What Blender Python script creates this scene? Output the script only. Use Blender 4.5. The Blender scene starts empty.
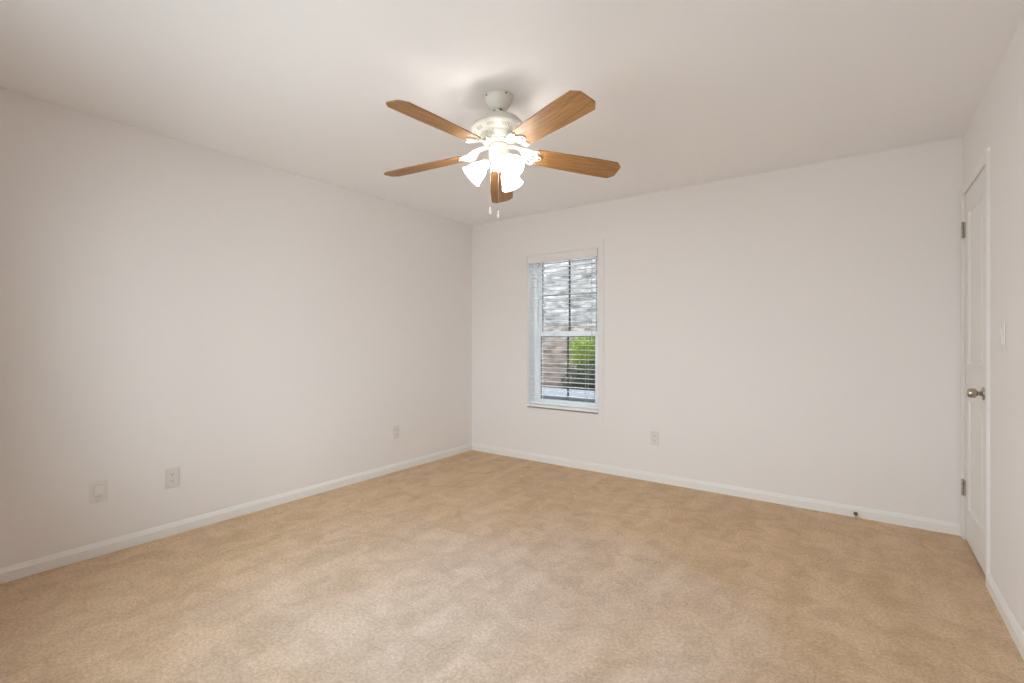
import bpy, bmesh, math, random
from mathutils import Vector, Matrix
random.seed(7)
S = bpy.context.scene
C = S.collection
R = math.radians

# ------------------------------------------------------------------ room measures (metres)
W, L, H = 3.94, 4.22, 2.44            # width along the window wall, length, height
CAM = (3.434, -4.008, 1.199)
YAW = 35.85                            # camera turned left of the room's length

# ------------------------------------------------------------------ camera, world, exposure
cd = bpy.data.cameras.new('camera')
cam = bpy.data.objects.new('camera', cd)
C.objects.link(cam)
cam.location = CAM
cam.rotation_euler = (R(90), 0, R(YAW))
cd.sensor_width = 36.0
cd.lens = 36.0 * 483 / 1024
cd.shift_y = -2.0 / 1024
cd.clip_start = 0.02
S.camera = cam

S.view_settings.view_transform = 'Standard'
S.view_settings.look = 'None'
S.view_settings.exposure = 0.71
S.view_settings.gamma = 1.0
S.view_settings.use_curve_mapping = False
S.cycles.max_bounces = 16
S.cycles.diffuse_bounces = 9
S.cycles.transparent_max_bounces = 16
S.cycles.caustics_reflective = False
S.cycles.caustics_refractive = False

wd = bpy.data.worlds.new('overcast_sky')
S.world = wd
wd.use_nodes = True
bg = wd.node_tree.nodes['Background']
# overcast sky above, duller ground below the horizon
_nt = wd.node_tree
_tc = _nt.nodes.new('ShaderNodeTexCoord')
_sp = _nt.nodes.new('ShaderNodeSeparateXYZ')
_mr = _nt.nodes.new('ShaderNodeMapRange')
_mr.inputs['From Min'].default_value = -0.10
_mr.inputs['From Max'].default_value = 0.05
_mx = _nt.nodes.new('ShaderNodeMix')
_mx.data_type = 'RGBA'
_mx.inputs[6].default_value = (0.50, 0.53, 0.55, 1)
_mx.inputs[7].default_value = (0.82, 0.91, 1.0, 1)
_nt.links.new(_tc.outputs['Generated'], _sp.inputs[0])
_nt.links.new(_sp.outputs['Z'], _mr.inputs['Value'])
_nt.links.new(_mr.outputs[0], _mx.inputs[0])
_nt.links.new(_mx.outputs[2], bg.inputs[0])
bg.inputs[1].default_value = 5.5

# daylight: the window in view, plus an unseen one added behind for fill
FW0, FW1, FWZ0, FWZ1 = 0.85, 2.95, 0.50, 2.10
for nm, sx, sz, loc, rx in (('portal_back', 0.78, 1.5, (1.12, 0.23, 1.27), -90), ('portal_front', FW1 - FW0, FWZ1 - FWZ0, ((FW0 + FW1) / 2, -L - 0.17, (FWZ0 + FWZ1) / 2), 90)):
    ld = bpy.data.lights.new(nm, 'AREA')
    ld.shape = 'RECTANGLE'
    ld.size, ld.size_y = sx, sz
    ld.cycles.is_portal = True
    lo_ = bpy.data.objects.new(nm, ld)
    C.objects.link(lo_)
    lo_.location = loc
    lo_.rotation_euler = (R(rx), 0, 0)

BULB = 56.0                           # emission of each bulb in the fan's light kit
SHADE_GLOW = 4.0                    # opal glass lit through by the bulb


# ------------------------------------------------------------------ materials
def srgb(r, g, b):
    f = lambda c: c / 12.92 if c <= 0.04045 else ((c + 0.055) / 1.055) ** 2.4
    return (f(r / 255), f(g / 255), f(b / 255), 1)


def mat(name, col, rough=0.5, metal=0.0, spec=0.5, bump=None, vary=None):
    m = bpy.data.materials.new(name)
    m.use_nodes = True
    nt = m.node_tree
    b = nt.nodes['Principled BSDF']
    b.inputs['Base Color'].default_value = col
    b.inputs['Roughness'].default_value = rough
    b.inputs['Metallic'].default_value = metal
    b.inputs['Specular IOR Level'].default_value = spec
    tc = nt.nodes.new('ShaderNodeTexCoord')
    if vary:
        sc, amt = vary
        n = nt.nodes.new('ShaderNodeTexNoise')
        n.inputs['Scale'].default_value = sc
        n.inputs['Detail'].default_value = 3
        nt.links.new(tc.outputs['Object'], n.inputs['Vector'])
        mx = nt.nodes.new('ShaderNodeMix')
        mx.data_type = 'RGBA'
        mx.inputs[6].default_value = (col[0] * (1 - amt), col[1] * (1 - amt), col[2] * (1 - amt), 1)
        mx.inputs[7].default_value = (min(1, col[0] * (1 + amt)), min(1, col[1] * (1 + amt)), min(1, col[2] * (1 + amt)), 1)
        nt.links.new(n.outputs['Fac'], mx.inputs[0])
        nt.links.new(mx.outputs[2], b.inputs['Base Color'])
    if bump:
        sc, st, dist = bump
        n2 = nt.nodes.new('ShaderNodeTexNoise')
        n2.inputs['Scale'].default_value = sc
        n2.inputs['Detail'].default_value = 4
        nt.links.new(tc.outputs['Object'], n2.inputs['Vector'])
        bp = nt.nodes.new('ShaderNodeBump')
        bp.inputs['Strength'].default_value = st
        bp.inputs['Distance'].default_value = dist
        nt.links.new(n2.outputs['Fac'], bp.inputs['Height'])
        nt.links.new(bp.outputs['Normal'], b.inputs['Normal'])
    return m


def carpet_material():
    m = bpy.data.materials.new('beige_carpet')
    m.use_nodes = True
    nt = m.node_tree
    b = nt.nodes['Principled BSDF']
    b.inputs['Roughness'].default_value = 1.0
    b.inputs['Specular IOR Level'].default_value = 0.05
    tc = nt.nodes.new('ShaderNodeTexCoord')

    def noise(scale, detail, rough=0.55, dist=0.0, stretch=None, rot=0):
        n = nt.nodes.new('ShaderNodeTexNoise')
        n.inputs['Scale'].default_value = scale
        n.inputs['Detail'].default_value = detail
        n.inputs['Roughness'].default_value = rough
        n.inputs['Distortion'].default_value = dist
        src = tc.outputs['Object']
        if stretch:
            mp = nt.nodes.new('ShaderNodeMapping')
            mp.inputs['Scale'].default_value = stretch
            mp.inputs['Rotation'].default_value = (0, 0, rot)
            nt.links.new(src, mp.inputs['Vector'])
            src = mp.outputs['Vector']
        nt.links.new(src, n.inputs['Vector'])
        return n.outputs['Fac']

    def ramp(fac, a, c, p0, p1):
        r = nt.nodes.new('ShaderNodeValToRGB')
        r.color_ramp.elements[0].position = p0
        r.color_ramp.elements[0].color = a
        r.color_ramp.elements[1].position = p1
        r.color_ramp.elements[1].color = c
        nt.links.new(fac, r.inputs[0])
        return r.outputs[0]

    def mix(a, c, fac, blend='MULTIPLY'):
        x = nt.nodes.new('ShaderNodeMix')
        x.data_type = 'RGBA'
        x.blend_type = blend
        x.inputs[0].default_value = fac
        nt.links.new(a, x.inputs[6])
        nt.links.new(c, x.inputs[7])
        return x.outputs[2]

    # pool of light under the fan, painted paler and greyer than the edges
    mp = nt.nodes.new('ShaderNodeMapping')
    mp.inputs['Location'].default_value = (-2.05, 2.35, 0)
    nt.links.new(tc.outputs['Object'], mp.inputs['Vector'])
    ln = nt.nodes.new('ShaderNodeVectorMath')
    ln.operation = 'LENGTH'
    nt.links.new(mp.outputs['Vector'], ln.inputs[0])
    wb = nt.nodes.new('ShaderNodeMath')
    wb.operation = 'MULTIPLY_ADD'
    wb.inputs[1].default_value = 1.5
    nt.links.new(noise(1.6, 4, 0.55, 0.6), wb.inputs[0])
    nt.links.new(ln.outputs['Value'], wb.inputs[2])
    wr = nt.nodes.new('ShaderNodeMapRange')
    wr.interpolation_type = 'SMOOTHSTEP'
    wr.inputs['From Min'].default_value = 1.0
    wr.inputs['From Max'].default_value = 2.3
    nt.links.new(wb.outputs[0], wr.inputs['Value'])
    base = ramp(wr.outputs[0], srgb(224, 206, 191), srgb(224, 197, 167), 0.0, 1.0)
    foot = ramp(noise(6.5, 5, 0.62, 0.9), (0.86, 0.835, 0.80, 1), (1.02, 1.02, 1.02, 1), 0.38, 0.58)
    sweep = ramp(noise(2.0, 3, 0.5, 0.3, (3.4, 0.55, 1), R(32)), (0.93, 0.91, 0.89, 1), (1.02, 1.02, 1.02, 1), 0.4, 0.6)
    tuft = ramp(noise(75, 3, 0.7), (0.72, 0.70, 0.67, 1), (1.16, 1.16, 1.16, 1), 0.36, 0.64)
    pile = ramp(noise(330, 2, 0.7), (0.78, 0.77, 0.75, 1), (1.16, 1.16, 1.16, 1), 0.34, 0.66)
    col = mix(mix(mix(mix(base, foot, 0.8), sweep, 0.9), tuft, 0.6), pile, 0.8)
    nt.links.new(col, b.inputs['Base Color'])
    bp = nt.nodes.new('ShaderNodeBump')
    bp.inputs['Strength'].default_value = 0.6
    bp.inputs['Distance'].default_value = 0.006
    nt.links.new(noise(220, 3, 0.7), bp.inputs['Height'])
    nt.links.new(bp.outputs['Normal'], b.inputs['Normal'])
    return m


def oak_material():
    m = bpy.data.materials.new('oak_veneer')
    m.use_nodes = True
    nt = m.node_tree
    b = nt.nodes['Principled BSDF']
    b.inputs['Roughness'].default_value = 0.5
    b.inputs['Specular IOR Level'].default_value = 0.4
    tc = nt.nodes.new('ShaderNodeTexCoord')
    mp = nt.nodes.new('ShaderNodeMapping')
    mp.inputs['Scale'].default_value = (2.2, 34, 34)
    nt.links.new(tc.outputs['Object'], mp.inputs['Vector'])
    oi = nt.nodes.new('ShaderNodeObjectInfo')
    cb = nt.nodes.new('ShaderNodeVectorMath')
    cb.operation = 'ADD'
    nt.links.new(mp.outputs['Vector'], cb.inputs[0])
    mu = nt.nodes.new('ShaderNodeMath')
    mu.operation = 'MULTIPLY'
    mu.inputs[1].default_value = 40
    nt.links.new(oi.outputs['Random'], mu.inputs[0])
    nt.links.new(mu.outputs[0], cb.inputs[1])
    n = nt.nodes.new('ShaderNodeTexNoise')
    n.inputs['Scale'].default_value = 2.6
    n.inputs['Detail'].default_value = 5
    n.inputs['Distortion'].default_value = 0.5
    nt.links.new(cb.outputs[0], n.inputs['Vector'])
    r = nt.nodes.new('ShaderNodeValToRGB')
    r.color_ramp.elements[0].position = 0.32
    r.color_ramp.elements[0].color = srgb(136, 94, 52)
    r.color_ramp.elements[1].position = 0.68
    r.color_ramp.elements[1].color = srgb(176, 130, 80)
    nt.links.new(n.outputs['Fac'], r.inputs[0])
    nt.links.new(r.outputs[0], b.inputs['Base Color'])
    return m


def brick_material():
    m = bpy.data.materials.new('whitewashed_brick')
    m.use_nodes = True
    nt = m.node_tree
    b = nt.nodes['Principled BSDF']
    b.inputs['Roughness'].default_value = 0.9
    tc = nt.nodes.new('ShaderNodeTexCoord')
    mp = nt.nodes.new('ShaderNodeMapping')
    mp.inputs['Rotation'].default_value = (R(-90), 0, 0)
    nt.links.new(tc.outputs['Object'], mp.inputs['Vector'])
    br = nt.nodes.new('ShaderNodeTexBrick')
    br.inputs['Scale'].default_value = 1.0
    br.inputs['Brick Width'].default_value = 0.20
    br.inputs['Row Height'].default_value = 0.064
    br.inputs['Mortar Size'].default_value = 0.010
    br.inputs['Mortar Smooth'].default_value = 0.3
    br.inputs['Bias'].default_value = 0.0
    br.inputs['Color1'].default_value = srgb(138, 132, 129)
    br.inputs['Color2'].default_value = srgb(82, 78, 77)
    br.inputs['Mortar'].default_value = srgb(112, 108, 108)
    nt.links.new(mp.outputs['Vector'], br.inputs['Vector'])
    br2 = nt.nodes.new('ShaderNodeTexBrick')
    for k in ('Scale', 'Brick Width', 'Row Height', 'Mortar Size', 'Mortar Smooth', 'Bias'):
        br2.inputs[k].default_value = br.inputs[k].default_value
    br2.inputs['Color1'].default_value = srgb(122, 101, 89)
    br2.inputs['Color2'].default_value = srgb(80, 65, 59)
    br2.inputs['Mortar'].default_value = srgb(98, 91, 86)
    nt.links.new(mp.outputs['Vector'], br2.inputs['Vector'])
    # the whitewash wears off on the lower courses
    sx = nt.nodes.new('ShaderNodeSeparateXYZ')
    nt.links.new(tc.outputs['Object'], sx.inputs[0])
    n = nt.nodes.new('ShaderNodeTexNoise')
    n.inputs['Scale'].default_value = 6
    n.inputs['Detail'].default_value = 5
    nt.links.new(tc.outputs['Object'], n.inputs['Vector'])
    ad = nt.nodes.new('ShaderNodeMath')
    ad.operation = 'MULTIPLY_ADD'
    ad.inputs[1].default_value = 0.9
    nt.links.new(n.outputs['Fac'], ad.inputs[0])
    nt.links.new(sx.outputs['Z'], ad.inputs[2])
    mr = nt.nodes.new('ShaderNodeMapRange')
    mr.inputs['From Min'].default_value = 1.55
    mr.inputs['From Max'].default_value = 1.95
    nt.links.new(ad.outputs[0], mr.inputs['Value'])
    mx = nt.nodes.new('ShaderNodeMix')
    mx.data_type = 'RGBA'
    nt.links.new(mr.outputs[0], mx.inputs[0])
    nt.links.new(br2.outputs['Color'], mx.inputs[6])
    nt.links.new(br.outputs['Color'], mx.inputs[7])
    # streaky staining
    mp2 = nt.nodes.new('ShaderNodeMapping')
    mp2.inputs['Scale'].default_value = (1.2, 1, 2.6)
    nt.links.new(tc.outputs['Object'], mp2.inputs['Vector'])
    n2 = nt.nodes.new('ShaderNodeTexNoise')
    n2.inputs['Scale'].default_value = 4.5
    n2.inputs['Detail'].default_value = 6
    n2.inputs['Roughness'].default_value = 0.7
    nt.links.new(mp2.outputs['Vector'], n2.inputs['Vector'])
    rr = nt.nodes.new('ShaderNodeValToRGB')
    rr.color_ramp.elements[0].position = 0.36
    rr.color_ramp.elements[0].color = (0.30, 0.29, 0.29, 1)
    rr.color_ramp.elements[1].position = 0.56
    rr.color_ramp.elements[1].color = (1.08, 1.08, 1.08, 1)
    nt.links.new(n2.outputs['Fac'], rr.inputs[0])
    m2 = nt.nodes.new('ShaderNodeMix')
    m2.data_type = 'RGBA'
    m2.blend_type = 'MULTIPLY'
    m2.inputs[0].default_value = 0.9
    nt.links.new(mx.outputs[2], m2.inputs[6])
    nt.links.new(rr.outputs[0], m2.inputs[7])
    nt.links.new(m2.outputs[2], b.inputs['Base Color'])
    bp = nt.nodes.new('ShaderNodeBump')
    bp.inputs['Strength'].default_value = 0.7
    bp.inputs['Distance'].default_value = 0.01
    nt.links.new(br.outputs['Fac'], bp.inputs['Height'])
    bp.invert = True
    nt.links.new(bp.outputs['Normal'], b.inputs['Normal'])
    return m


def glass_pane_material():
    m = bpy.data.materials.new('window_glass')
    m.use_nodes = True
    nt = m.node_tree
    nt.nodes.remove(nt.nodes['Principled BSDF'])
    out = nt.nodes['Material Output']
    t = nt.nodes.new('ShaderNodeBsdfTransparent')
    t.inputs[0].default_value = (0.95, 0.97, 0.96, 1)
    g = nt.nodes.new('ShaderNodeBsdfGlossy')
    g.inputs['Roughness'].default_value = 0.02
    f = nt.nodes.new('ShaderNodeFresnel')
    f.inputs[0].default_value = 1.25
    mx = nt.nodes.new('ShaderNodeMixShader')
    nt.links.new(f.outputs[0], mx.inputs[0])
    nt.links.new(t.outputs[0], mx.inputs[1])
    nt.links.new(g.outputs[0], mx.inputs[2])
    nt.links.new(mx.outputs[0], out.inputs[0])
    return m


def shade_material():
    m = bpy.data.materials.new('frosted_lit_glass')
    m.use_nodes = True
    nt = m.node_tree
    nt.nodes.remove(nt.nodes['Principled BSDF'])
    out = nt.nodes['Material Output']
    d = nt.nodes.new('ShaderNodeBsdfDiffuse')
    d.inputs[0].default_value = (0.85, 0.84, 0.82, 1)
    t = nt.nodes.new('ShaderNodeBsdfTranslucent')
    t.inputs[0].default_value = (0.90, 0.88, 0.85, 1)
    mx = nt.nodes.new('ShaderNodeMixShader')
    mx.inputs[0].default_value = 0.68
    e = nt.nodes.new('ShaderNodeEmission')
    e.inputs[0].default_value = (1.0, 0.99, 0.97, 1)
    e.inputs[1].default_value = SHADE_GLOW
    ad = nt.nodes.new('ShaderNodeAddShader')
    nt.links.new(d.outputs[0], mx.inputs[1])
    nt.links.new(t.outputs[0], mx.inputs[2])
    nt.links.new(mx.outputs[0], ad.inputs[0])
    nt.links.new(e.outputs[0], ad.inputs[1])
    nt.links.new(ad.outputs[0], out.inputs[0])
    return m


def emit_material(name, col, s):
    m = bpy.data.materials.new(name)
    m.use_nodes = True
    nt = m.node_tree
    nt.nodes.remove(nt.nodes['Principled BSDF'])
    e = nt.nodes.new('ShaderNodeEmission')
    e.inputs[0].default_value = col
    e.inputs[1].default_value = s
    nt.links.new(e.outputs[0], nt.nodes['Material Output'].inputs[0])
    return m


def leaf_material(name, col, glow):
    m = mat(name, col, 0.55, vary=(9, 0.45))
    nt = m.node_tree
    b = nt.nodes['Principled BSDF']
    b.inputs['Subsurface Weight'].default_value = 0.0
    tr = nt.nodes.new('ShaderNodeBsdfTranslucent')
    tr.inputs[0].default_value = glow
    mx = nt.nodes.new('ShaderNodeMixShader')
    mx.inputs[0].default_value = 0.35
    nt.links.new(b.outputs[0], mx.inputs[1])
    nt.links.new(tr.outputs[0], mx.inputs[2])
    nt.links.new(mx.outputs[0], nt.nodes['Material Output'].inputs[0])
    return m


M = dict(
    wall=mat('wall_paint', srgb(235, 231, 229), 0.85, spec=0.25, bump=(260, 0.06, 0.002)),
    ceil=mat('ceiling_paint', srgb(243, 242, 243), 0.95, spec=0.15, bump=(180, 0.12, 0.003)),
    trim=mat('trim_paint', srgb(236, 234, 231), 0.45, bump=(90, 0.03, 0.001)),
    door=mat('door_paint', srgb(233, 230, 227), 0.5, bump=(120, 0.03, 0.001)),
    vinyl=mat('white_vinyl', srgb(247, 248, 250), 0.4, vary=(6, 0.01)),
    slat=mat('blind_white', srgb(247, 247, 247), 0.45, vary=(8, 0.01)),
    cord=mat('blind_cord', srgb(205, 205, 205), 0.8, vary=(60, 0.05)),
    grille=mat('grey_grille', srgb(60, 60, 64), 0.5, vary=(20, 0.08)),
    seal=mat('dark_glazing_seal', srgb(70, 70, 74), 0.6, vary=(20, 0.1)),
    plate=mat('white_plastic', srgb(228, 224, 218), 0.35, vary=(30, 0.01)),
    plate2=mat('ivory_plastic', srgb(224, 219, 213), 0.35, vary=(30, 0.01)),
    slot=mat('dark_slot', srgb(70, 64, 60), 0.7, vary=(40, 0.1)),
    vent=mat('vent_shadow_grey', srgb(138, 134, 124), 0.7, vary=(40, 0.05)),
    strip=mat('sill_shadow_taupe', srgb(150, 144, 134), 0.8, vary=(20, 0.05)),
    nickel=mat('antique_nickel', srgb(190, 182, 168), 0.25, 1.0, vary=(14, 0.12)),
    hinge=mat('aged_hinge_metal', srgb(186, 178, 166), 0.42, 1.0, vary=(60, 0.3)),
    steel=mat('spring_steel', srgb(120, 114, 108), 0.35, 1.0, vary=(60, 0.15)),
    rubber=mat('white_rubber_tip', srgb(196, 190, 182), 0.7, vary=(60, 0.05)),
    fanwhite=mat('fan_white_enamel', srgb(216, 213, 204), 0.4, vary=(20, 0.015)),
    screw=mat('dark_screw', srgb(92, 84, 76), 0.4, 0.8, vary=(60, 0.1)),
    brass=mat('pale_brass', srgb(196, 164, 104), 0.3, 1.0, vary=(60, 0.1)),
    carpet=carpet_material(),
    oak=oak_material(),
    brick=brick_material(),
    glass=glass_pane_material(),
    shade=shade_material(),
    bulb=emit_material('lit_bulb', (0.98, 0.99, 1.0, 1), BULB),
    concrete=mat('blue_grey_concrete', srgb(84, 86, 92), 0.8, vary=(7, 0.1), bump=(40, 0.3, 0.004)),
    block=mat('slate_grey_block', srgb(88, 91, 99), 0.9, vary=(9, 0.15), bump=(30, 0.4, 0.006)),
    soil=mat('garden_soil', srgb(96, 80, 62), 1.0, vary=(12, 0.3), bump=(30, 0.6, 0.02)),
    leaf=leaf_material('shrub_leaf', srgb(104, 122, 40), srgb(132, 148, 36)),
    shadedleaf=leaf_material('shaded_shrub_leaf', srgb(36, 48, 26), srgb(40, 54, 24)),
    bark=mat('shrub_bark', srgb(82, 66, 50), 0.9, vary=(30, 0.2)),
)


# ------------------------------------------------------------------ mesh helpers
def box(bm, x0, x1, y0, y1, z0, z1, mi=0, bevel=0.0):
    r = bmesh.ops.create_cube(bm, size=1.0)
    vs = r['verts']
    for v in vs:
        v.co = Vector(((x0 + x1) / 2 + v.co.x * (x1 - x0), (y0 + y1) / 2 + v.co.y * (y1 - y0), (z0 + z1) / 2 + v.co.z * (z1 - z0)))
    fs = list({f for v in vs for f in v.link_faces})
    for f in fs:
        f.material_index = mi
    if bevel:
        es = list({e for v in vs for e in v.link_edges})
        bmesh.ops.bevel(bm, geom=es, offset=bevel, segments=2, affect='EDGES', profile=0.6)
    return vs


def lathe(bm, prof, seg=40, M4=None, mi=0, cap=True):
    """prof: list of (radius, height); revolved about local z, then moved by M4"""
    M4 = M4 or Matrix()
    rings = []
    for r, z in prof:
        if r < 1e-6:
            rings.append([bm.verts.new(M4 @ Vector((0, 0, z)))])
        else:
            rings.append([bm.verts.new(M4 @ Vector((r * math.cos(2 * math.pi * k / seg), r * math.sin(2 * math.pi * k / seg), z))) for k in range(seg)])
    for a, b in zip(rings, rings[1:]):
        for k in range(seg):
            k2 = (k + 1) % seg
            if len(a) == 1 and len(b) == 1:
                continue
            if len(a) == 1:
                f = bm.faces.new((a[0], b[k2], b[k]))
            elif len(b) == 1:
                f = bm.faces.new((a[k], a[k2], b[0]))
            else:
                f = bm.faces.new((a[k], a[k2], b[k2], b[k]))
            f.material_index = mi
            f.smooth = True
    if cap:
        for rg in (rings[0], rings[-1]):
            if len(rg) > 2:
                f = bm.faces.new(rg)
                f.material_index = mi


def tube(bm, pts, rad, seg=10, mi=0):
    pts = [Vector(p) for p in pts]
    rings = []
    up0 = None
    for i, p in enumerate(pts):
        d = (pts[min(i + 1, len(pts) - 1)] - pts[max(i - 1, 0)]).normalized()
        if up0 is None:
            up0 = Vector((0, 0, 1)) if abs(d.z) < 0.9 else Vector((1, 0, 0))
        u = d.cross(up0).normalized()
        v = u.cross(d).normalized()
        up0 = v
        r = rad(i / (len(pts) - 1)) if callable(rad) else rad
        rings.append([bm.verts.new(p + (u * math.cos(2 * math.pi * k / seg) + v * math.sin(2 * math.pi * k / seg)) * r) for k in range(seg)])
    for a, b in zip(rings, rings[1:]):
        for k in range(seg):
            f = bm.faces.new((a[k], a[(k + 1) % seg], b[(k + 1) % seg], b[k]))
            f.smooth = True
            f.material_index = mi
    for rg in (rings[0], rings[-1]):
        f = bm.faces.new(rg)
        f.material_index = mi


def obj(name, bm, m, parent=None, kind=None, normals=True, loc=None, rot=None):
    if normals:
        bmesh.ops.recalc_face_normals(bm, faces=bm.faces)
    me = bpy.data.meshes.new(name)
    bm.to_mesh(me)
    bm.free()
    for x in (m if isinstance(m, (list, tuple)) else [m]):
        me.materials.append(x)
    o = bpy.data.objects.new(name, me)
    C.objects.link(o)
    if parent:
        o.parent = parent
    if kind:
        o['kind'] = kind
    if loc is not None:
        o.location = loc
    if rot is not None:
        o.rotation_euler = rot
    return o


def new():
    return bmesh.new()


def tag(o, label, cat, group=None):
    o['label'] = label
    o['category'] = cat
    if group:
        o['group'] = group
    return o


def thing(name, label, cat, loc=(0, 0, 0), rotz=0, group=None):
    o = bpy.data.objects.new(name, None)
    o.empty_display_size = 0.1
    C.objects.link(o)
    o.location = loc
    o.rotation_euler = (0, 0, rotz)
    return tag(o, label, cat, group)


def copy_tree(o, parent=None):
    c = o.copy()
    C.objects.link(c)
    c.parent = parent
    for ch in [x for x in list(o.children)]:
        copy_tree(ch, c)
    return c


# ------------------------------------------------------------------ the shell
T = 0.16
bm = new(); box(bm, -T, W + 0.9, -L - T, 0.22, -0.12, 0.0)
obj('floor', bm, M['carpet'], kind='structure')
bm = new(); box(bm, -T, W + 0.9, -L - T, 0.22, H, H + 0.12)
obj('ceiling', bm, M['ceil'], kind='structure')
bm = new(); box(bm, -T, 0, -L - T, 0.22, 0, H)
obj('wall_left', bm, M['wall'], kind='structure')
bm = new()
box(bm, 0, FW0, -L - T, -L, 0, H)
box(bm, FW1, W + 0.9, -L - T, -L, 0, H)
box(bm, FW0, FW1, -L - T, -L, 0, FWZ0)
box(bm, FW0, FW1, -L - T, -L, FWZ1, H)
obj('wall_front', bm, M['wall'], kind='structure')

# window wall with the opening
WX0, WX1, WZ0, WZ1 = 0.735, 1.505, 0.540, 2.030
bm = new()
box(bm, 0, WX0, 0, 0.22, 0, H)
box(bm, WX1, W + 0.9, 0, 0.22, 0, H)
box(bm, WX0, WX1, 0, 0.22, 0, WZ0 - 0.004)
box(bm, WX0, WX1, 0, 0.22, WZ1, H)
obj('wall_back', bm, M['wall'], kind='structure')

# right wall with the closet doorway; the closet's dark back closes it
DY0, DY1, DZ = -0.703, -0.075, 2.068      # door opening (y range), top
JB = 0.018
bm = new()
box(bm, W, W + 0.12, -L, DY0 - JB, 0, H)
box(bm, W, W + 0.12, DY1 + JB, 0, 0, H)
box(bm, W, W + 0.12, DY0 - JB, DY1 + JB, DZ + JB, H)
box(bm, W + 0.80, W + 0.9, -L, 0, 0, H)
box(bm, W + 0.12, W + 0.80, DY0 - 0.35, DY0 - 0.30, 0, H)
obj('wall_right', bm, M['wall'], kind='structure')


def base_prof():
    return [(0, 0), (0.014, 0), (0.014, 0.050), (0.0105, 0.057), (0.0095, 0.062), (0.006, 0.069), (0.004, 0.073), (0, 0.073)]


def baseboard(name, p0, p1, nrm):
    bm = new()
    p0, p1, nrm = Vector(p0), Vector(p1), Vector(nrm)
    rs = []
    for p in (p0, p1):
        rs.append([bm.verts.new(p + nrm * d + Vector((0, 0, z))) for d, z in base_prof()])
    n = len(rs[0])
    for k in range(n):
        bm.faces.new((rs[0][k], rs[0][(k + 1) % n], rs[1][(k + 1) % n], rs[1][k]))
    bm.faces.new(rs[0]); bm.faces.new(rs[1])
    return obj(name, bm, M['trim'], kind='structure')


baseboard('baseboard_left', (0, -L, 0), (0, 0, 0), (1, 0, 0))
baseboard('baseboard_back', (0.013, 0, 0), (W - 0.0005, 0, 0), (0, -1, 0))
baseboard('baseboard_right', (W, -L, 0), (W, -0.7605, 0), (-1, 0, 0))
baseboard('baseboard_front', (0.013, -L, 0), (W - 0.013, -L, 0), (0, 1, 0))

# door casing and jamb (left leg runs into the corner)
bm = new()
prof = [(0, 0), (0, 0.006), (0.006, 0.0075), (0.020, 0.009), (0.034, 0.0125), (0.046, 0.014), (0.055, 0.014), (0.057, 0.012), (0.057, 0)]
yl, yr, zt = DY1 + 0.003, DY0 - 0.003, DZ + 0.003
rows = []
for d, o_ in prof:
    rows.append([bm.verts.new((W - o_, yl + d, 0)), bm.verts.new((W - o_, yl + d, zt + d)),
                 bm.verts.new((W - o_, yr - d, zt + d)), bm.verts.new((W - o_, yr - d, 0))])
for a, b in zip(rows, rows[1:]):
    for k in range(3):
        bm.faces.new((a[k], a[k + 1], b[k + 1], b[k]))
for k in (0, 3):
    bm.faces.new([r[k] for r in rows])
for a, b in ((rows[0], rows[-1]),):
    for k in range(3):
        bm.faces.new((a[k], a[k + 1], b[k + 1], b[k]))
# jamb lining
box(bm, W + 0.001, W + 0.12, DY1 + 0.001, DY1 + JB, 0, DZ + JB)
box(bm, W + 0.001, W + 0.12, DY0 - JB, DY0 - 0.001, 0, DZ + JB)
box(bm, W + 0.001, W + 0.12, DY0 - JB, DY1 + JB, DZ + 0.001, DZ + JB)
box(bm, W + 0.040, W + 0.055, DY1 - 0.012, DY1 + 0.001, 0, DZ + 0.001)
box(bm, W + 0.040, W + 0.055, DY0 - 0.001, DY0 + 0.012, 0, DZ + 0.001)
box(bm, W + 0.040, W + 0.055, DY0, DY1, DZ - 0.012, DZ + 0.001)
obj('trim_1', bm, M['door'], kind='structure')

# ------------------------------------------------------------------ the closet door
dy0, dy1, dz0, dz1 = DY0 + 0.003, DY1 - 0.003, 0.016, DZ - 0.004
bm = new()


def P(y, z, d):
    return bm.verts.new((W + d, y, z))


def quad(a, b, c, d):
    bm.faces.new((P(*a), P(*b), P(*c), P(*d)))


def rect(y0, y1, z0, z1, d=0.0):
    quad((y0, z0, d), (y1, z0, d), (y1, z1, d), (y0, z1, d))


def panel(y0, y1, z0, z1):
    steps = [(0, 0), (0.006, -0.0015), (0.014, 0.008), (0.030, 0.008), (0.052, 0.0015)]
    for (i0, d0), (i1, d1) in zip(steps, steps[1:]):
        A = [(y0 + i0, z0 + i0, d0), (y1 - i0, z0 + i0, d0), (y1 - i0, z1 - i0, d0), (y0 + i0, z1 - i0, d0)]
        B = [(y0 + i1, z0 + i1, d1), (y1 - i1, z0 + i1, d1), (y1 - i1, z1 - i1, d1), (y0 + i1, z1 - i1, d1)]
        for k in range(4):
            quad(A[k], A[(k + 1) % 4], B[(k + 1) % 4], B[k])
    i, d = steps[-1]
    rect(y0 + i, y1 - i, z0 + i, z1 - i, d)


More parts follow.
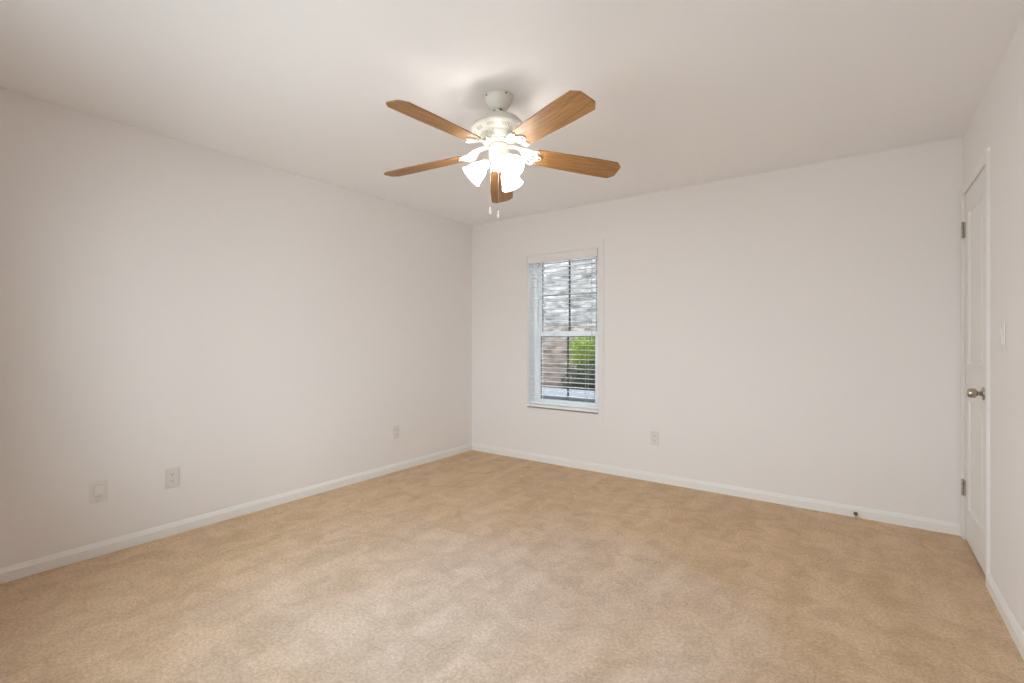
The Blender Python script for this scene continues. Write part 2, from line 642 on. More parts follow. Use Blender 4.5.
st = 0.105
py0, py1 = dy0 + st, dy1 - st
zs = [(0.205, 0.845), (1.045, dz1 - 0.115)]
rect(dy0, py0, dz0, dz1); rect(py1, dy1, dz0, dz1)
rect(py0, py1, dz0, zs[0][0]); rect(py0, py1, zs[0][1], zs[1][0]); rect(py0, py1, zs[1][1], dz1)
for z0, z1 in zs:
    panel(py0, py1, z0, z1)
bk = 0.035
rect(dy0, dy1, dz0, dz1, bk)
quad((dy0, dz0, 0), (dy0, dz1, 0), (dy0, dz1, bk), (dy0, dz0, bk))
quad((dy1, dz0, 0), (dy1, dz1, 0), (dy1, dz1, bk), (dy1, dz0, bk))
quad((dy0, dz0, 0), (dy1, dz0, 0), (dy1, dz0, bk), (dy0, dz0, bk))
quad((dy0, dz1, 0), (dy1, dz1, 0), (dy1, dz1, bk), (dy0, dz1, bk))
bmesh.ops.remove_doubles(bm, verts=bm.verts, dist=1e-5)
door = obj('door_1', bm, M['door'], kind='structure')
door['label'] = 'white two-panel closet door at the right edge with nickel knob'

for z in (1.854, 0.312):
    bm = new()
    lathe(bm, [(0.0045, -0.048), (0.0062, -0.0455), (0.0062, -0.016), (0.0056, -0.0155), (0.0056, -0.0148), (0.0062, -0.0143), (0.0062, 0.0143),
               (0.0056, 0.0148), (0.0056, 0.0155), (0.0062, 0.016), (0.0062, 0.0455), (0.0045, 0.048), (0.003, 0.051), (0.0, 0.052)], 16,
          Matrix.Translation((W - 0.0115, dy1 + 0.004, z)))
    box(bm, W - 0.006, W - 0.001, dy1 - 0.020, dy1 + 0.004, z - 0.045, z + 0.045)
    hg = obj('hinge', bm, M['hinge'], door)
    hg['label'] = 'aged metal hinge'

kx = Matrix.Translation((W, -0.617, 0.924)) @ Matrix.Rotation(R(-90), 4, 'Y')
bm = new()
lathe(bm, [(0.0, 0.006), (0.011, 0.006), (0.011, 0.022), (0.013, 0.026), (0.0185, 0.028), (0.0235, 0.031), (0.0250, 0.036), (0.0245, 0.050), (0.0225, 0.058),
           (0.0195, 0.0625), (0.014, 0.0640), (0.0, 0.0645)], 32, kx)
kn = obj('door_knob', bm, M['nickel'], door)
kn['label'] = 'nickel door knob'
bm = new()
lathe(bm, [(0.0, 0.0), (0.033, 0.0), (0.0335, 0.003), (0.030, 0.007), (0.020, 0.0095), (0.014, 0.0105), (0.0, 0.0105)], 32, kx)
obj('rosette', bm, M['nickel'], kn)

# ------------------------------------------------------------------ the window
FY = 0.115                                # inner face of the vinyl frame
bm = new()                                # outer frame and jamb liner
fwl, fwr = 0.037, 0.056
box(bm, WX0, WX0 + fwl, FY, 0.20, WZ0, WZ1)
box(bm, WX1 - fwr, WX1, FY, 0.20, WZ0, WZ1)
box(bm, WX0 + fwl, WX1 - fwr, FY, 0.20, WZ1 - 0.030, WZ1)
box(bm, WX0 + fwl, WX1 - fwr, FY, 0.20, WZ0, WZ0 + 0.030)
# white drywall-return lining of the opening
box(bm, WX0, WX0 + 0.004, 0.001, FY, WZ0 + 0.019, WZ1)
box(bm, WX1 - 0.004, WX1, 0.001, FY, WZ0 + 0.019, WZ1)
box(bm, WX0 + 0.004, WX1 - 0.004, 0.001, FY, WZ1 - 0.004, WZ1)
win = obj('window_1', bm, M['vinyl'], kind='structure')
win['label'] = 'white double-hung window with grey grille in the window wall'


def sash(name, y0, y1, z0, z1, bot, top, side):
    x0, x1 = WX0 + fwl, WX1 - fwr
    bm = new()
    box(bm, x0, x0 + side, y0, y1, z0, z1, bevel=0.002)
    box(bm, x1 - side, x1, y0, y1, z0, z1, bevel=0.002)
    box(bm, x0 + side, x1 - side, y0, y1, z0, z0 + bot, bevel=0.002)
    box(bm, x0 + side, x1 - side, y0, y1, z1 - top, z1, bevel=0.002)
    s = obj(name, bm, M['vinyl'], win)
    gx0, gx1, gz0, gz1 = x0 + side, x1 - side, z0 + bot, z1 - top
    ym = (y0 + y1) / 2
    bm = new(); box(bm, gx0, gx1, ym - 0.003, ym + 0.003, gz0, gz1)
    obj('pane', bm, M['glass'], s)
    bm = new()
    e = 0.006
    for yy in (y0 - 0.001,):
        box(bm, gx0, gx0 + e, yy, ym - 0.004, gz0, gz1)
        box(bm, gx1 - e, gx1, yy + 0.002, ym - 0.004, gz0, gz1)
        box(bm, gx0 + e, gx1 - e, yy + 0.001, ym - 0.004, gz1 - e, gz1)
    sl = obj('glazing_seal', bm, M['seal'], s)
    sl['label'] = 'dark glazing seal'
    bm = new()
    xm, zm, g = (gx0 + gx1) / 2, (gz0 + gz1) / 2, 0.008
    box(bm, xm - g, xm + g, ym + 0.005, ym + 0.012, gz0, gz1)
    box(bm, gx0, xm - g, ym + 0.005, ym + 0.012, zm - g / 2, zm + g / 2)
    box(bm, xm + g, gx1, ym + 0.005, ym + 0.012, zm - g / 2, zm + g / 2)
    gr = obj('grille', bm, M['grille'], s)
    gr['label'] = 'dark grey grille'
    return s


ls = sash('lower_sash', FY + 0.008, FY + 0.036, WZ0 + 0.030, 1.280, 0.028, 0.050, 0.038)
us = sash('upper_sash', FY + 0.040, FY + 0.068, 1.237, WZ1 - 0.012, 0.045, 0.014, 0.036)
for xx in (0.98, 1.26):
    bm = new()
    box(bm, xx - 0.028, xx + 0.028, FY + 0.010, FY + 0.034, 1.2802, 1.288, bevel=0.002)
    lathe(bm, [(0.0, 0.0), (0.012, 0.0), (0.012, 0.010), (0.0, 0.012)], 16, Matrix.Translation((xx, FY + 0.022, 1.288)))
    box(bm, xx - 0.006, xx + 0.03, FY + 0.016, FY + 0.028, 1.291, 1.300, bevel=0.002)
    obj('sash_lock', bm, M['vinyl'], ls)
bm = new()
box(bm, WX0 + 0.0005, WX1 - 0.0005, -0.030, FY, WZ0, WZ0 + 0.018, bevel=0.003)
obj('sill', bm, M['vinyl'], win)
bm = new()  # dark strip stands in for the shadow line below the sill
box(bm, WX0 + 0.002, WX1 - 0.002, -0.016, 0.0, 0.5235, WZ0 - 0.0004)
sk = obj('sill_shadow', bm, M['strip'], win)
sk['label'] = 'dark taupe strip standing in for the shadow under the sill'
bm = new()                                # flat picture-frame casing, painted like the wall
ct = 0.009
CX0, CX1, CZ0, CZ1 = 0.660, 1.560, 0.460, 2.105
box(bm, CX0, WX0, -ct, 0.0, CZ0, CZ1)
box(bm, WX1, CX1, -ct, 0.0, CZ0, CZ1)
box(bm, WX0, WX1, -ct, 0.0, WZ1, CZ1)
box(bm, WX0, WX1, -ct, 0.0, CZ0, 0.5235)
obj('casing', bm, M['wall'], win)

# fill window added behind the camera: two fixed lights in a white frame
bm = new()
y0, y1, f = -L - 0.13, -L - 0.07, 0.045
xm = (FW0 + FW1) / 2
box(bm, FW0, FW0 + f, y0, y1, FWZ0, FWZ1)
box(bm, FW1 - f, FW1, y0, y1, FWZ0, FWZ1)
box(bm, xm - f / 2, xm + f / 2, y0, y1, FWZ0, FWZ1)
box(bm, FW0 + f, FW1 - f, y0, y1, FWZ0, FWZ0 + f)
box(bm, FW0 + f, FW1 - f, y0, y1, FWZ1 - f, FWZ1)
w2 = obj('fill_window', bm, M['vinyl'], kind='structure')
for a_, b_ in ((FW0 + f, xm - f / 2), (xm + f / 2, FW1 - f)):
    bm = new(); box(bm, a_, b_, -L - 0.103, -L - 0.097, FWZ0 + f, FWZ1 - f)
    obj('pane', bm, M['glass'], w2)

# ------------------------------------------------------------------ the blind
bl = thing('window_blind', 'white horizontal slat blind hanging open inside the window', 'blind', ((WX0 + WX1) / 2, 0.045, WZ1))
hw = (WX1 - WX0) / 2 - 0.009
bm = new()                                   # valance, plain board with a soft bead
box(bm, -hw - 0.003, hw + 0.003, -0.056, -0.045, -0.078, -0.002, bevel=0.002)
obj('valance', bm, M['wall'], bl)
bm = new(); box(bm, -hw, hw, -0.028, 0.028, -0.052, -0.006, bevel=0.002)
obj('headrail', bm, M['slat'], bl)
bm = new()
n = 6
rows = []
tilt = R(0)
for k in range(n + 1):
    t = k / n * 2 - 1
    y = t * 0.0245
    z = 0.0010 * (1 - t * t)
    y2, z2 = y * math.cos(tilt) - z * math.sin(tilt), y * math.sin(tilt) + z * math.cos(tilt)
    rows.append((y2, z2))
th = 0.0020
up = [[bm.verts.new((sx * hw, y, z + th / 2)) for sx in (-1, 1)] for y, z in rows]
lo = [[bm.verts.new((sx * hw, y, z - th / 2)) for sx in (-1, 1)] for y, z in rows]
for a, b in zip(up, up[1:]):
    bm.faces.new((a[0], a[1], b[1], b[0]))
for a, b in zip(lo, lo[1:]):
    bm.faces.new((a[0], b[0], b[1], a[1]))
for r0, r1 in ((up[0], lo[0]), (up[-1], lo[-1])):
    bm.faces.new((r0[0], r0[1], r1[1], r1[0]))
for s_ in (0, 1):
    bm.faces.new([r[s_] for r in up] + [r[s_] for r in reversed(lo)])
bmesh.ops.recalc_face_normals(bm, faces=bm.faces)
zb = (WZ0 + 0.018) - WZ1                      # top of the sill, local
pitch = 0.0445
zz = -0.085
s0 = obj('slat', bm, M['slat'], bl, loc=(0, 0, zz))
zlast = zz
while zlast - pitch > zb + 0.050:
    zlast -= pitch
    c = s0.copy(); C.objects.link(c); c.parent = bl; c.location = (0, 0, zlast)
bm = new(); box(bm, -hw, hw, -0.0245, 0.0245, zb + 0.008, zb + 0.026, bevel=0.003)
obj('bottom_rail', bm, M['slat'], bl)
for xx in (-hw + 0.13, hw - 0.13):
    bm = new()
    for yy in (-0.026, 0.026):
        tube(bm, [(xx, yy, -0.05), (xx, yy, zb + 0.026)], 0.0011, 6)
    obj('ladder_cord', bm, M['cord'], bl)
bm = new()
tube(bm, [(hw - 0.06, -0.034, -0.04), (hw - 0.06, -0.036, -0.5), (hw - 0.06, -0.036, -0.86)], 0.0014, 6)
tube(bm, [(hw - 0.068, -0.034, -0.04), (hw - 0.066, -0.036, -0.5), (hw - 0.064, -0.036, -0.86)], 0.0014, 6)
pc = obj('lift_cord', bm, M['cord'], bl)


# ------------------------------------------------------------------ plates on the walls (local: facing -y, centre at origin)
def make_outlet(label, loc, rot):
    t = thing('wall_outlet', label, 'outlet', loc, rot, None)
    bm = new()
    box(bm, -0.0365, 0.0365, -0.006, 0.0, -0.0585, 0.0585, bevel=0.0025)
    obj('cover_plate', bm, M['plate2'], t)
    for sz in (1, -1):
        bm = new()
        ring = []
        for k in range(28):
            a = 2 * math.pi * k / 28
            x, z = 0.0172 * math.cos(a), 0.0172 * math.sin(a)
            z = max(-0.0135, min(0.0135, z))
            ring.append((x, z))
        f0 = [bm.verts.new((x, -0.0055, z)) for x, z in ring]
        f1 = [bm.verts.new((x, -0.0085, z)) for x, z in ring]
        for k in range(28):
            k2 = (k + 1) % 28
            bm.faces.new((f0[k], f0[k2], f1[k2], f1[k]))
        bm.faces.new(f1); bm.faces.new(f0)
        rc = obj('receptacle', bm, M['plate'], t, loc=(0, 0, sz * 0.0205))
        bm = new()
        box(bm, -0.0078, -0.0052, -0.0092, -0.0080, -0.001, 0.0085)
        box(bm, 0.0052, 0.0078, -0.0092, -0.0080, -0.001, 0.0075)
        lathe(bm, [(0.0, 0.0), (0.0026, 0.0), (0.0026, 0.0012), (0.0, 0.0012)], 12, Matrix.Translation((0, -0.0080, -0.0075)) @ Matrix.Rotation(R(90), 4, 'X'))
        sl = obj('socket_slots', bm, M['slot'], rc)
        sl['label'] = 'dark socket slots'
    bm = new()
    lathe(bm, [(0.0, 0.0), (0.0035, 0.0), (0.003, 0.0012), (0.0, 0.0014)], 14, Matrix.Translation((0, -0.0055, 0)) @ Matrix.Rotation(R(90), 4, 'X'))
    obj('screw', bm, M['plate2'], t)
    return t


o1 = make_outlet('off-white duplex outlet on the left wall beside the raised jack plate', (0.0005, -2.825, 0.350), R(90))
o2 = copy_tree(o1); o2.location = (0.0005, -1.061, 0.357)
o2['label'] = 'small off-white outlet on the left wall, nearest the far corner'
o3 = copy_tree(o1); o3.location = (2.025, -0.0005, 0.367); o3.rotation_euler = (0, 0, 0)
o3['label'] = 'off-white outlet on the window wall, to the right of the window'
for o in (o1, o2, o3):
    o['group'] = 'wall outlets'

j = thing('wall_jack', 'white jack plate with raised centre on the left wall, nearest the camera', 'wall plate', (0.0005, -3.178, 0.355), R(90))
bm = new(); box(bm, -0.0375, 0.0375, -0.006, 0, -0.0595, 0.0595, bevel=0.0025)
obj('cover_plate', bm, M['plate'], j)
bm = new(); box(bm, -0.023, 0.023, -0.015, -0.0055, -0.020, 0.040, bevel=0.005)
obj('jack_cover', bm, M['plate'], j)
bm = new(); box(bm, -0.014, 0.008, -0.017, -0.0055, -0.044, -0.028, bevel=0.002)
obj('jack_socket', bm, M['plate'], j)
for sz in (0.051, -0.051):
    bm = new()
    lathe(bm, [(0.0, 0.0), (0.0032, 0.0), (0.0028, 0.0012), (0.0, 0.0014)], 14, Matrix.Translation((0, -0.0055, sz)) @ Matrix.Rotation(R(90), 4, 'X'))
    obj('screw', bm, M['plate2'], j)

sw = thing('light_switch', 'white rocker switch plate on the right wall beside the closet door', 'light switch', (W - 0.0005, -1.035, 1.210), R(-90))
bm = new(); box(bm, -0.040, 0.040, -0.006, 0, -0.065, 0.065, bevel=0.0025)
obj('cover_plate', bm, M['plate'], sw)
bm = new()
ra = [bm.verts.new(p) for p in ((-0.0165, -0.0055, -0.033), (0.0165, -0.0055, -0.033), (0.0165, -0.0055, 0.033), (-0.0165, -0.0055, 0.033))]
rb = [bm.verts.new(p) for p in ((-0.0160, -0.0080, -0.0325), (0.0160, -0.0080, -0.0325), (0.0160, -0.0125, 0.0325), (-0.0160, -0.0125, 0.0325))]
for k in range(4):
    bm.faces.new((ra[k], ra[(k + 1) % 4], rb[(k + 1) % 4], rb[k]))
bm.faces.new(ra); bm.faces.new(rb)
obj('rocker', bm, M['plate'], sw)
for sz in (0.048, -0.048):
    bm = new()
    lathe(bm, [(0.0, 0.0), (0.0032, 0.0), (0.0028, 0.0012), (0.0, 0.0014)], 14, Matrix.Translation((0, -0.0055, sz)) @ Matrix.Rotation(R(90), 4, 'X'))
    obj('screw', bm, M['plate2'], sw)

# ------------------------------------------------------------------ spring door stop on the window wall's baseboard
ds = thing('door_stop', 'small spring door stop screwed to the baseboard of the window wall', 'door stop', (3.405, -0.013, 0.026))
ry = Matrix.Rotation(R(90), 4, 'X')
bm = new(); lathe(bm, [(0.0, 0.0), (0.012, 0.0), (0.012, 0.003), (0.007, 0.008), (0.0, 0.008)], 20, ry)
obj('base', bm, M['steel'], ds)
bm = new()
pts = []
for k in range(0, 12 * 14 + 1):
    a = 2 * math.pi * k / 14
    f = k / (12 * 14)
    r = 0.0062 - 0.0012 * f
    pts.append((r * math.cos(a), -0.007 - 0.056 * f, r * math.sin(a) - 0.004 * f * f))
tube(bm, pts, 0.0013, 6)
obj('spring', bm, M['steel'], ds)
bm = new(); lathe(bm, [(0.0, 0.060), (0.0075, 0.060), (0.0085, 0.064), (0.0085, 0.070), (0.006, 0.075), (0.0, 0.076)], 20, Matrix.Translation((0, 0, -0.004)) @ ry)
tp = obj('rubber_tip', bm, M['rubber'], ds)

# ------------------------------------------------------------------ the ceiling fan
FX, FYY = 1.936, -2.050
fan = thing('ceiling_fan', 'white ceiling fan with five oak blades and three lit glass shades', 'ceiling fan', (FX, FYY, H))


def fz(z):
    return z - H + (0.010 if z < 2.36 else 0.0)


bm = new()
lathe(bm, [(0.0, fz(2.4395)), (0.0715, fz(2.4395)), (0.0720, fz(2.432)), (0.0700, fz(2.424)), (0.0655, fz(2.412)), (0.056, fz(2.392)), (0.046, fz(2.376)),
           (0.038, fz(2.370)), (0.034, fz(2.366)), (0.0, fz(2.366))], 48)
cn = obj('canopy', bm, M['fanwhite'], fan)
for a in (60, 150, 240, 330):
    ca = R(a + 8)
    bm = new()
    lathe(bm, [(0.0, 0.0), (0.0050, 0.0), (0.0045, 0.003), (0.0, 0.004)], 12,
          Matrix.Translation((0.0700 * math.cos(ca), 0.0700 * math.sin(ca), fz(2.428))) @ Matrix.Rotation(ca, 4, 'Z') @ Matrix.Rotation(R(90), 4, 'Y'))
    sc_ = obj('screw', bm, M['screw'], cn)
    sc_['label'] = 'dark screw'
bm = new()
lathe(bm, [(0.0125, fz(2.366)), (0.0125, fz(2.320))], 24)
lathe(bm, [(0.013, fz(2.360)), (0.021, fz(2.358)), (0.023, fz(2.350)), (0.021, fz(2.341)), (0.013, fz(2.338))], 28)
dr = obj('downrod', bm, M['fanwhite'], fan)
for a in (230, 330):
    ca = R(a)
    bm = new()
    lathe(bm, [(0.0, 0.0), (0.0045, 0.0), (0.0045, 0.006), (0.0, 0.007)], 12,
          Matrix.Translation((0.0205 * math.cos(ca), 0.0205 * math.sin(ca), fz(2.350))) @ Matrix.Rotation(ca, 4, 'Z') @ Matrix.Rotation(R(90), 4, 'Y'))
    sc_ = obj('set_screw', bm, M['screw'], dr)
    sc_['label'] = 'dark set screw'

bm = new()
lathe(bm, [(0.0, fz(2.322)), (0.040, fz(2.321)), (0.078, fz(2.312)), (0.108, fz(2.294)), (0.130, fz(2.271)), (0.139, fz(2.257)), (0.1405, fz(2.252)), (0.138, fz(2.248)),
           (0.124, fz(2.238)), (0.108, fz(2.2260)), (0.096, fz(2.214)), (0.0955, fz(2.211)), (0.092, fz(2.206)), (0.083, fz(2.192)), (0.078, fz(2.188)), (0.0, fz(2.188))], 64)
# cooling slots on the flared underside
for g in range(10):
    a0 = 2 * math.pi * g / 10
    for k in range(-2, 3):
        a = a0 + k * R(4.2)
        M4 = Matrix.Rotation(a, 4, 'Z') @ Matrix.Translation((0.1160, 0, fz(2.2322))) @ Matrix.Rotation(R(-36.9), 4, 'Y')
        vs = box(bm, -0.010, 0.010, -0.0011, 0.0011, -0.0008, 0.0008, 1)
        for v in vs:
            v.co = M4 @ v.co
# raised ribs around the lower collar
for k in range(40):
    a = 2 * math.pi * k / 40
    M4 = Matrix.Rotation(a, 4, 'Z') @ Matrix.Translation((0.0895, 0, fz(2.202))) @ Matrix.Rotation(R(-60), 4, 'Y')
    vs = box(bm, -0.013, 0.013, -0.0032, 0.0032, -0.003, 0.003, 0)
    for v in vs:
        v.co = M4 @ v.co
obj('motor_housing', bm, [M['fanwhite'], M['vent']], fan)

bm = new()
lathe(bm, [(0.0, fz(2.188)), (0.074, fz(2.188)), (0.075, fz(2.184)), (0.074, fz(2.177)), (0.0, fz(2.177))], 48)
obj('flywheel', bm, M['fanwhite'], fan)
bm = new()
lathe(bm, [(0.0, fz(2.177)), (0.040, fz(2.177)), (0.048, fz(2.174)), (0.0495, fz(2.166)), (0.0495, fz(2.105)), (0.047, fz(2.094)), (0.040, fz(2.087)), (0.034, fz(2.084)), (0.034, fz(2.066)),
           (0.030, fz(2.058)), (0.018, fz(2.052)), (0.010, fz(2.050)), (0.008, fz(2.044)), (0.0, fz(2.041))], 48)
obj('switch_housing', bm, M['fanwhite'], fan)

# blades ----------------------------------------------------------
PITCH = R(-13)
R0, R1 = 0.185, 0.664
Z0, Z1 = 2.136, 2.112                       # blade centre height at root and tip


def blade_pos(x, y, w):
    """flat blade coordinates -> drooped, pitched (x radial, y across, w through the thickness)"""
    t = (x - R0) / (R1 - R0)
    zc = Z0 + (Z1 - Z0) * t
    return Vector((x, y * math.cos(PITCH) - w * math.sin(PITCH), fz(zc) + y * math.sin(PITCH) + w * math.cos(PITCH)))


out = []
NX = 14
wid = lambda x: 0.0575 + 0.0115 * min(1, max(0, (x - R0) / 0.30))
for k in range(NX + 1):
    x = R0 + 0.012 + (R1 - 0.034 - R0 - 0.012) * k / NX
    out.append((x, -wid(x)))
wt = wid(R1)
out += [(R1 - 0.031, -wt + 0.0005), (R1 - 0.004, -wt + 0.026), (R1 - 0.001, -wt + 0.030), (R1, -wt + 0.036)]
out += [(R1, wt - 0.036), (R1 - 0.001, wt - 0.030), (R1 - 0.004, wt - 0.026), (R1 - 0.031, wt - 0.0005)]
for k in range(NX, -1, -1):
    x = R0 + 0.012 + (R1 - 0.034 - R0 - 0.012) * k / NX
    out.append((x, wid(x)))
out += [(R0 + 0.003, wid(R0) - 0.008), (R0, wid(R0) - 0.018), (R0, -wid(R0) + 0.018), (R0 + 0.003, -wid(R0) + 0.008)]
bm = new()
tv = [bm.verts.new(blade_pos(x, y, 0.003)) for x, y in out]
bv = [bm.verts.new(blade_pos(x, y, -0.003)) for x, y in out]
bm.faces.new(tv); bm.faces.new(list(reversed(bv)))
for k in range(len(out)):
    k2 = (k + 1) % len(out)
    bm.faces.new((tv[k], bv[k], bv[k2], tv[k2]))
bmesh.ops.recalc_face_normals(bm, faces=bm.faces)
me_blade = bpy.data.meshes.new('blade'); bm.to_mesh(me_blade); bm.free(); me_blade.materials.append(M['oak'])


# blade arm: flat plate with scrolled end and openings, cut as a filled curve, then bent
def arm_mesh():
    cu = bpy.data.curves.new('arm_outline', 'CURVE')
    cu.dimensions = '2D'
    cu.fill_mode = 'BOTH'
    cu.extrude = 0.0022
    cu.bevel_depth = 0.0008
    cu.bevel_resolution = 1

    def spl(pts):
        s = cu.splines.new('POLY')
        s.points.add(len(pts) - 1)
        for p, q in zip(s.points, pts):
            p.co = (q[0], q[1], 0, 1)
        s.use_cyclic_u = True

    half = [(0.052, 0.013), (0.075, 0.014), (0.088, 0.0115), (0.100, 0.0105), (0.109, 0.0135), (0.118, 0.020), (0.127, 0.0280), (0.136, 0.0365), (0.145, 0.0440), (0.154, 0.0500),
            (0.163, 0.0540), (0.172, 0.0560), (0.182, 0.0575), (0.192, 0.0560), (0.200, 0.0520), (0.205, 0.0465), (0.206, 0.0410), (0.202, 0.0365), (0.197, 0.0330), (0.195, 0.0290),
            (0.198, 0.0250), (0.206, 0.0215), (0.215, 0.0175), (0.222, 0.0115), (0.226, 0.0050)]
    spl(half + [(x, -y) for x, y in reversed(half)])

    def hole(cx, cy, rx, ry, rot, n=16):
        spl([(cx + rx * math.cos(2 * math.pi * k / n) * math.cos(rot) - ry * math.sin(2 * math.pi * k / n) * math.sin(rot),
              cy + rx * math.cos(2 * math.pi * k / n) * math.sin(rot) + ry * math.sin(2 * math.pi * k / n) * math.cos(rot)) for k in range(n)])

    for s_ in (1, -1):
        hole(0.166, s_ * 0.0350, 0.0150, 0.0075, s_ * R(52))
        hole(0.141, s_ * 0.0140, 0.0170, 0.0060, s_ * R(38))
        hole(0.180, s_ * 0.0125, 0.0125, 0.0060, s_ * R(-14))
    o = bpy.data.objects.new('arm_tmp', cu)
    C.objects.link(o)
    dg = bpy.context.evaluated_depsgraph_get()
    me = bpy.data.meshes.new_from_object(o.evaluated_get(dg))
    bpy.data.objects.remove(o)
    bpy.data.curves.remove(cu)
    bm = bmesh.new()
    bm.from_mesh(me)
    bpy.data.meshes.remove(me)
    bmesh.ops.remove_doubles(bm, verts=bm.verts, dist=1e-5)
    lim = 0.165
    for v in bm.verts:
        x, y, w = v.co
        e = min(1, max(0, (x - 0.095) / 0.075))
        e = e * e * (3 - 2 * e)
        p_blade = blade_pos(x, y, w - 0.0066)
        p_flat = Vector((x, y, fz(2.1735) + w))
        v.co = p_flat.lerp(p_blade, e)
    for f in bm.faces:
        f.smooth = False
    me = bpy.data.meshes.new('blade_arm'); bm.to_mesh(me); bm.free(); me.materials.append(M['fanwhite'])
    return me


me_arm = arm_mesh()
bm = new()
lathe(bm, [(0.0, 0.0), (0.0052, 0.0), (0.0045, 0.0022), (0.0, 0.003)], 12, Matrix.Rotation(PITCH, 4, 'X') @ Matrix.Rotation(R(180), 4, 'X'))
me_screw = bpy.data.meshes.new('screw')
bmesh.ops.recalc_face_normals(bm, faces=bm.faces)
bm.to_mesh(me_screw); bm.free(); me_screw.materials.append(M['screw'])
# the fan hangs a little out of plumb on its ball joint; the canopy stays flat on the ceiling
fan.rotation_mode = 'QUATERNION'
AXT = Vector((math.cos(R(YAW)), math.sin(R(YAW)), 0))
fan.rotation_quaternion = Matrix.Rotation(R(-3.0), 4, AXT).to_quaternion()
cn.rotation_mode = 'QUATERNION'
cn.rotation_quaternion = Matrix.Rotation(R(3.0), 4, AXT).to_quaternion()
PHI = 87.5 + YAW
for k in range(5):
    a = R(PHI + 72 * k + (2.0 if k == 0 else 0.0))
    b = bpy.data.objects.new('blade', me_blade); C.objects.link(b); b.parent = fan; b.rotation_euler = (0, 0, a)
    r = bpy.data.objects.new('blade_arm', me_arm); C.objects.link(r); r.parent = fan; r.rotation_euler = (0, 0, a)
    for x, y in ((0.196, 0.0440), (0.196, -0.0440), (0.213, 0.0)):
        s_ = bpy.data.objects.new('screw', me_screw); C.objects.link(s_); s_.parent = r
        s_.location = blade_pos(x, y, -0.0094)

# light kit ----------------------------------------------------------
TILT = R(43)                                # shade axis below the horizontal


def kit_arm(bm):
    p = [(0.028, 0, fz(2.093)), (0.036, 0, fz(2.096)), (0.044, 0, fz(2.0975)), (0.050, 0, fz(2.0950)), (0.055, 0, fz(2.0900)), (0.061, 0, fz(2.0845))]
    tube(bm, p, 0.0075, 14)


AX = Vector((math.cos(TILT), 0, -math.sin(TILT)))
NECK = Vector((0.060, 0, fz(2.0850)))
SM = Matrix.Translation(NECK) @ Matrix.Rotation(R(90) + TILT, 4, 'Y')     # local +z runs along AX
bm = new(); kit_arm(bm)
lathe(bm, [(0.0, -0.006), (0.014, -0.006), (0.020, -0.002), (0.0255, 0.006), (0.0270, 0.016), (0.0258, 0.019), (0.0, 0.019)], 32, SM)
bmesh.ops.recalc_face_normals(bm, faces=bm.faces)
me_la = bpy.data.meshes.new('light_arm'); bm.to_mesh(me_la); bm.free(); me_la.materials.append(M['fanwhite'])
bm = new()
outer = [(0.0225, 0.013), (0.0235, 0.022), (0.0290, 0.030), (0.0365, 0.042), (0.0420, 0.056), (0.0455, 0.070), (0.0485, 0.084), (0.0525, 0.097), (0.0575, 0.108), (0.0590, 0.110)]
inner = [(r - 0.0022, z) for r, z in outer]
inner[-1] = (inner[-1][0] + 0.001, inner[-1][1] + 0.0006)
lathe(bm, outer + list(reversed(inner)), 48, SM, cap=False)
bmesh.ops.recalc_face_normals(bm, faces=bm.faces)
me_sh = bpy.data.meshes.new('lamp_shade'); bm.to_mesh(me_sh); bm.free(); me_sh.materials.append(M['shade'])
bm = new()
lathe(bm, [(0.0, 0.0205), (0.012, 0.0205), (0.013, 0.026), (0.016, 0.036), (0.022, 0.047), (0.0262, 0.058), (0.0272, 0.067), (0.0250, 0.079), (0.0190, 0.0885), (0.0100, 0.0940), (0.0, 0.0955)], 28, SM)
bmesh.ops.recalc_face_normals(bm, faces=bm.faces)
me_bu = bpy.data.meshes.new('bulb'); bm.to_mesh(me_bu); bm.free(); me_bu.materials.append(M['bulb'])
for th_ in (180, 60, -60):
    a = R(th_ + YAW)
    for nm, me, par in (('light_arm', me_la, fan), ('lamp_shade', me_sh, fan)):
        o = bpy.data.objects.new(nm, me); C.objects.link(o); o.parent = par; o.rotation_euler = (0, 0, a)
    bu = bpy.data.objects.new('bulb', me_bu); C.objects.link(bu); bu.parent = o

# pull chains ----------------------------------------------------------
ex = Vector((math.cos(R(YAW)), math.sin(R(YAW)), 0)); ey = Vector((-math.sin(R(YAW)), math.cos(R(YAW)), 0))
for (u, v, zb_, z1_) in ((-0.041, -0.030, 1.806, 2.11), (0.000, -0.0505, 1.779, 2.10)):
    p = ex * u + ey * v
    bm = new()
    tube(bm, [(p.x, p.y, fz(z1_)), (p.x, p.y, fz(zb_ + 0.036))], 0.0005, 6)
    nb = 40
    for q in range(nb):
        z = fz(zb_ + 0.038 + (z1_ - zb_ - 0.04) * q / (nb - 1))
        lathe(bm, [(0.0, -0.0011), (0.0009, -0.0005), (0.0009, 0.0005), (0.0, 0.0011)], 6, Matrix.Translation((p.x, p.y, z)))
    ch = obj('pull_chain', bm, M['fanwhite'], fan)
    bm = new()
    lathe(bm, [(0.0, fz(zb_ + 0.040)), (0.0025, fz(zb_ + 0.039)), (0.0040, fz(zb_ + 0.030)), (0.0066, fz(zb_ + 0.012)), (0.0068, fz(zb_ + 0.007)), (0.0050, fz(zb_ + 0.003)), (0.0, fz(zb_))], 20,
          Matrix.Translation((p.x, p.y, 0)))
    obj('chain_fob', bm, M['fanwhite'], ch)

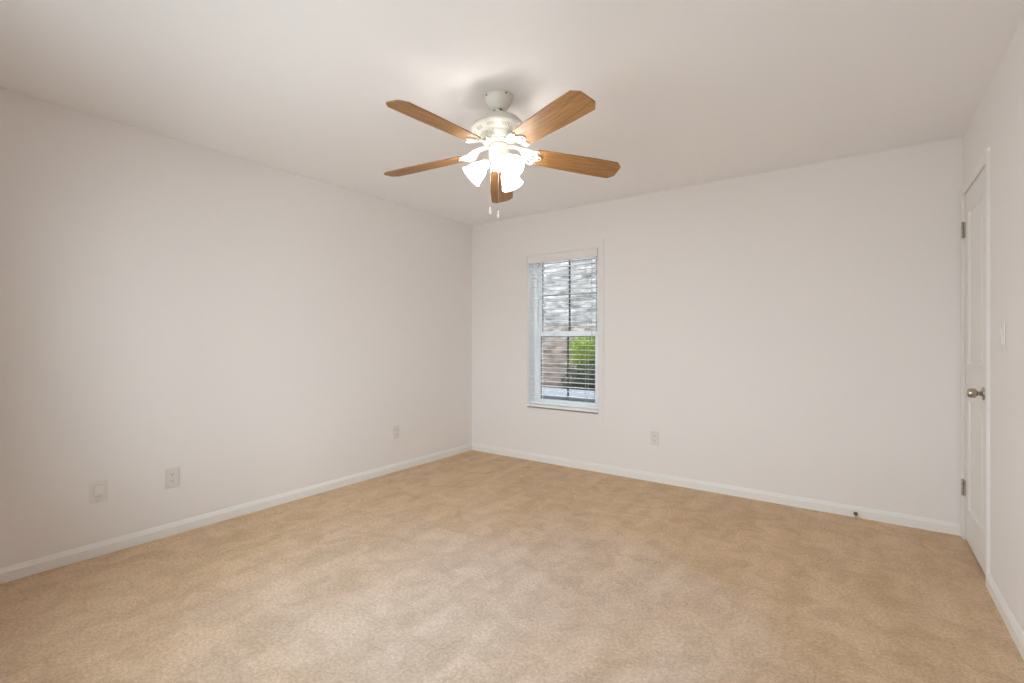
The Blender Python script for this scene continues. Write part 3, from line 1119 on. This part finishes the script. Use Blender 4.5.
# ------------------------------------------------------------------ outside the window
bm = new(); box(bm, -9, 9, 0.22, 12, -0.45, -0.30)
obj('ground', bm, M['soil'], kind='structure')
bm = new()
box(bm, -7, 7.5, 3.3, 3.6, -0.30, 3.0)
tag(obj('neighbor_house', bm, M['brick']), 'whitewashed brick side of the house next door, seen through the window', 'house')
gw = thing('garden_wall', 'low slate grey garden wall with a wide pale cap outside the window', 'garden wall', (-0.4, 0.95, -0.30))
bm = new(); box(bm, -3.2, 3.2, -0.30, 0.30, 0.0, 0.815)
obj('block_wall', bm, M['block'], gw)
bm = new(); box(bm, -3.25, 3.25, -0.38, 0.40, 0.815, 0.875, bevel=0.01)
obj('cap', bm, M['concrete'], gw)


def shrub(name, label, loc, rx, ry, h, nleaf, seed, leaf='leaf', mid=0.55, half=0.45):
    rnd = random.Random(seed)
    t = thing(name, label, 'shrub', loc)
    bm = new()
    for i in range(nleaf):
        while True:
            p = Vector((rnd.uniform(-1, 1), rnd.uniform(-1, 1), rnd.uniform(-1, 1)))
            if 0.35 < p.length < 1 + 0.12 * math.sin(p.x * 9) * math.cos(p.z * 8):
                break
        c = Vector((p.x * rx, p.y * ry, h * mid + p.z * h * half))
        Ln = rnd.uniform(0.035, 0.065)
        wd_ = Ln * rnd.uniform(0.4, 0.6)
        Rm = Matrix.Rotation(rnd.uniform(0, 6.28), 3, 'Z') @ Matrix.Rotation(rnd.uniform(-0.9, 0.9), 3, 'Y') @ Matrix.Rotation(rnd.uniform(-0.8, 0.8), 3, 'X')
        pts = [(0, 0, 0), (Ln * 0.35, wd_ / 2, 0.006), (Ln, 0, -0.004), (Ln * 0.35, -wd_ / 2, 0.006)]
        vs = [bm.verts.new(c + Rm @ Vector(q)) for q in pts]
        bm.faces.new((vs[0], vs[1], vs[2])); bm.faces.new((vs[0], vs[2], vs[3]))
    obj('foliage', bm, M[leaf], t, normals=False)
    bm = new()
    for i in range(9):
        a = rnd.uniform(0, 6.28)
        e = rnd.uniform(0.3, 0.8)
        top = Vector((math.cos(a) * rx * e, math.sin(a) * ry * e, h * rnd.uniform(0.6, 0.9)))
        tube(bm, [(0.03 * math.cos(a), 0.03 * math.sin(a), 0), tuple(top * 0.35 + Vector((0, 0, h * 0.08))), tuple(top)], lambda f: 0.016 - 0.012 * f, 7)
    obj('stems', bm, M['bark'], t)
    return t


shrub('garden_shrub', 'bright leafy green shrub behind the low garden wall outside the window', (0.22, 2.80, -0.30), 0.55, 0.37, 1.65, 4800, 3, mid=0.78, half=0.22)
shrub('garden_shrub', 'low dark green foliage added as the shade under the bright shrub outside the window', (0.60, 1.79, -0.30), 0.50, 0.34, 1.24, 4200, 5, leaf='shadedleaf', mid=0.62, half=0.38)  # added dark foliage, its colour standing for shade at the bright shrub's base
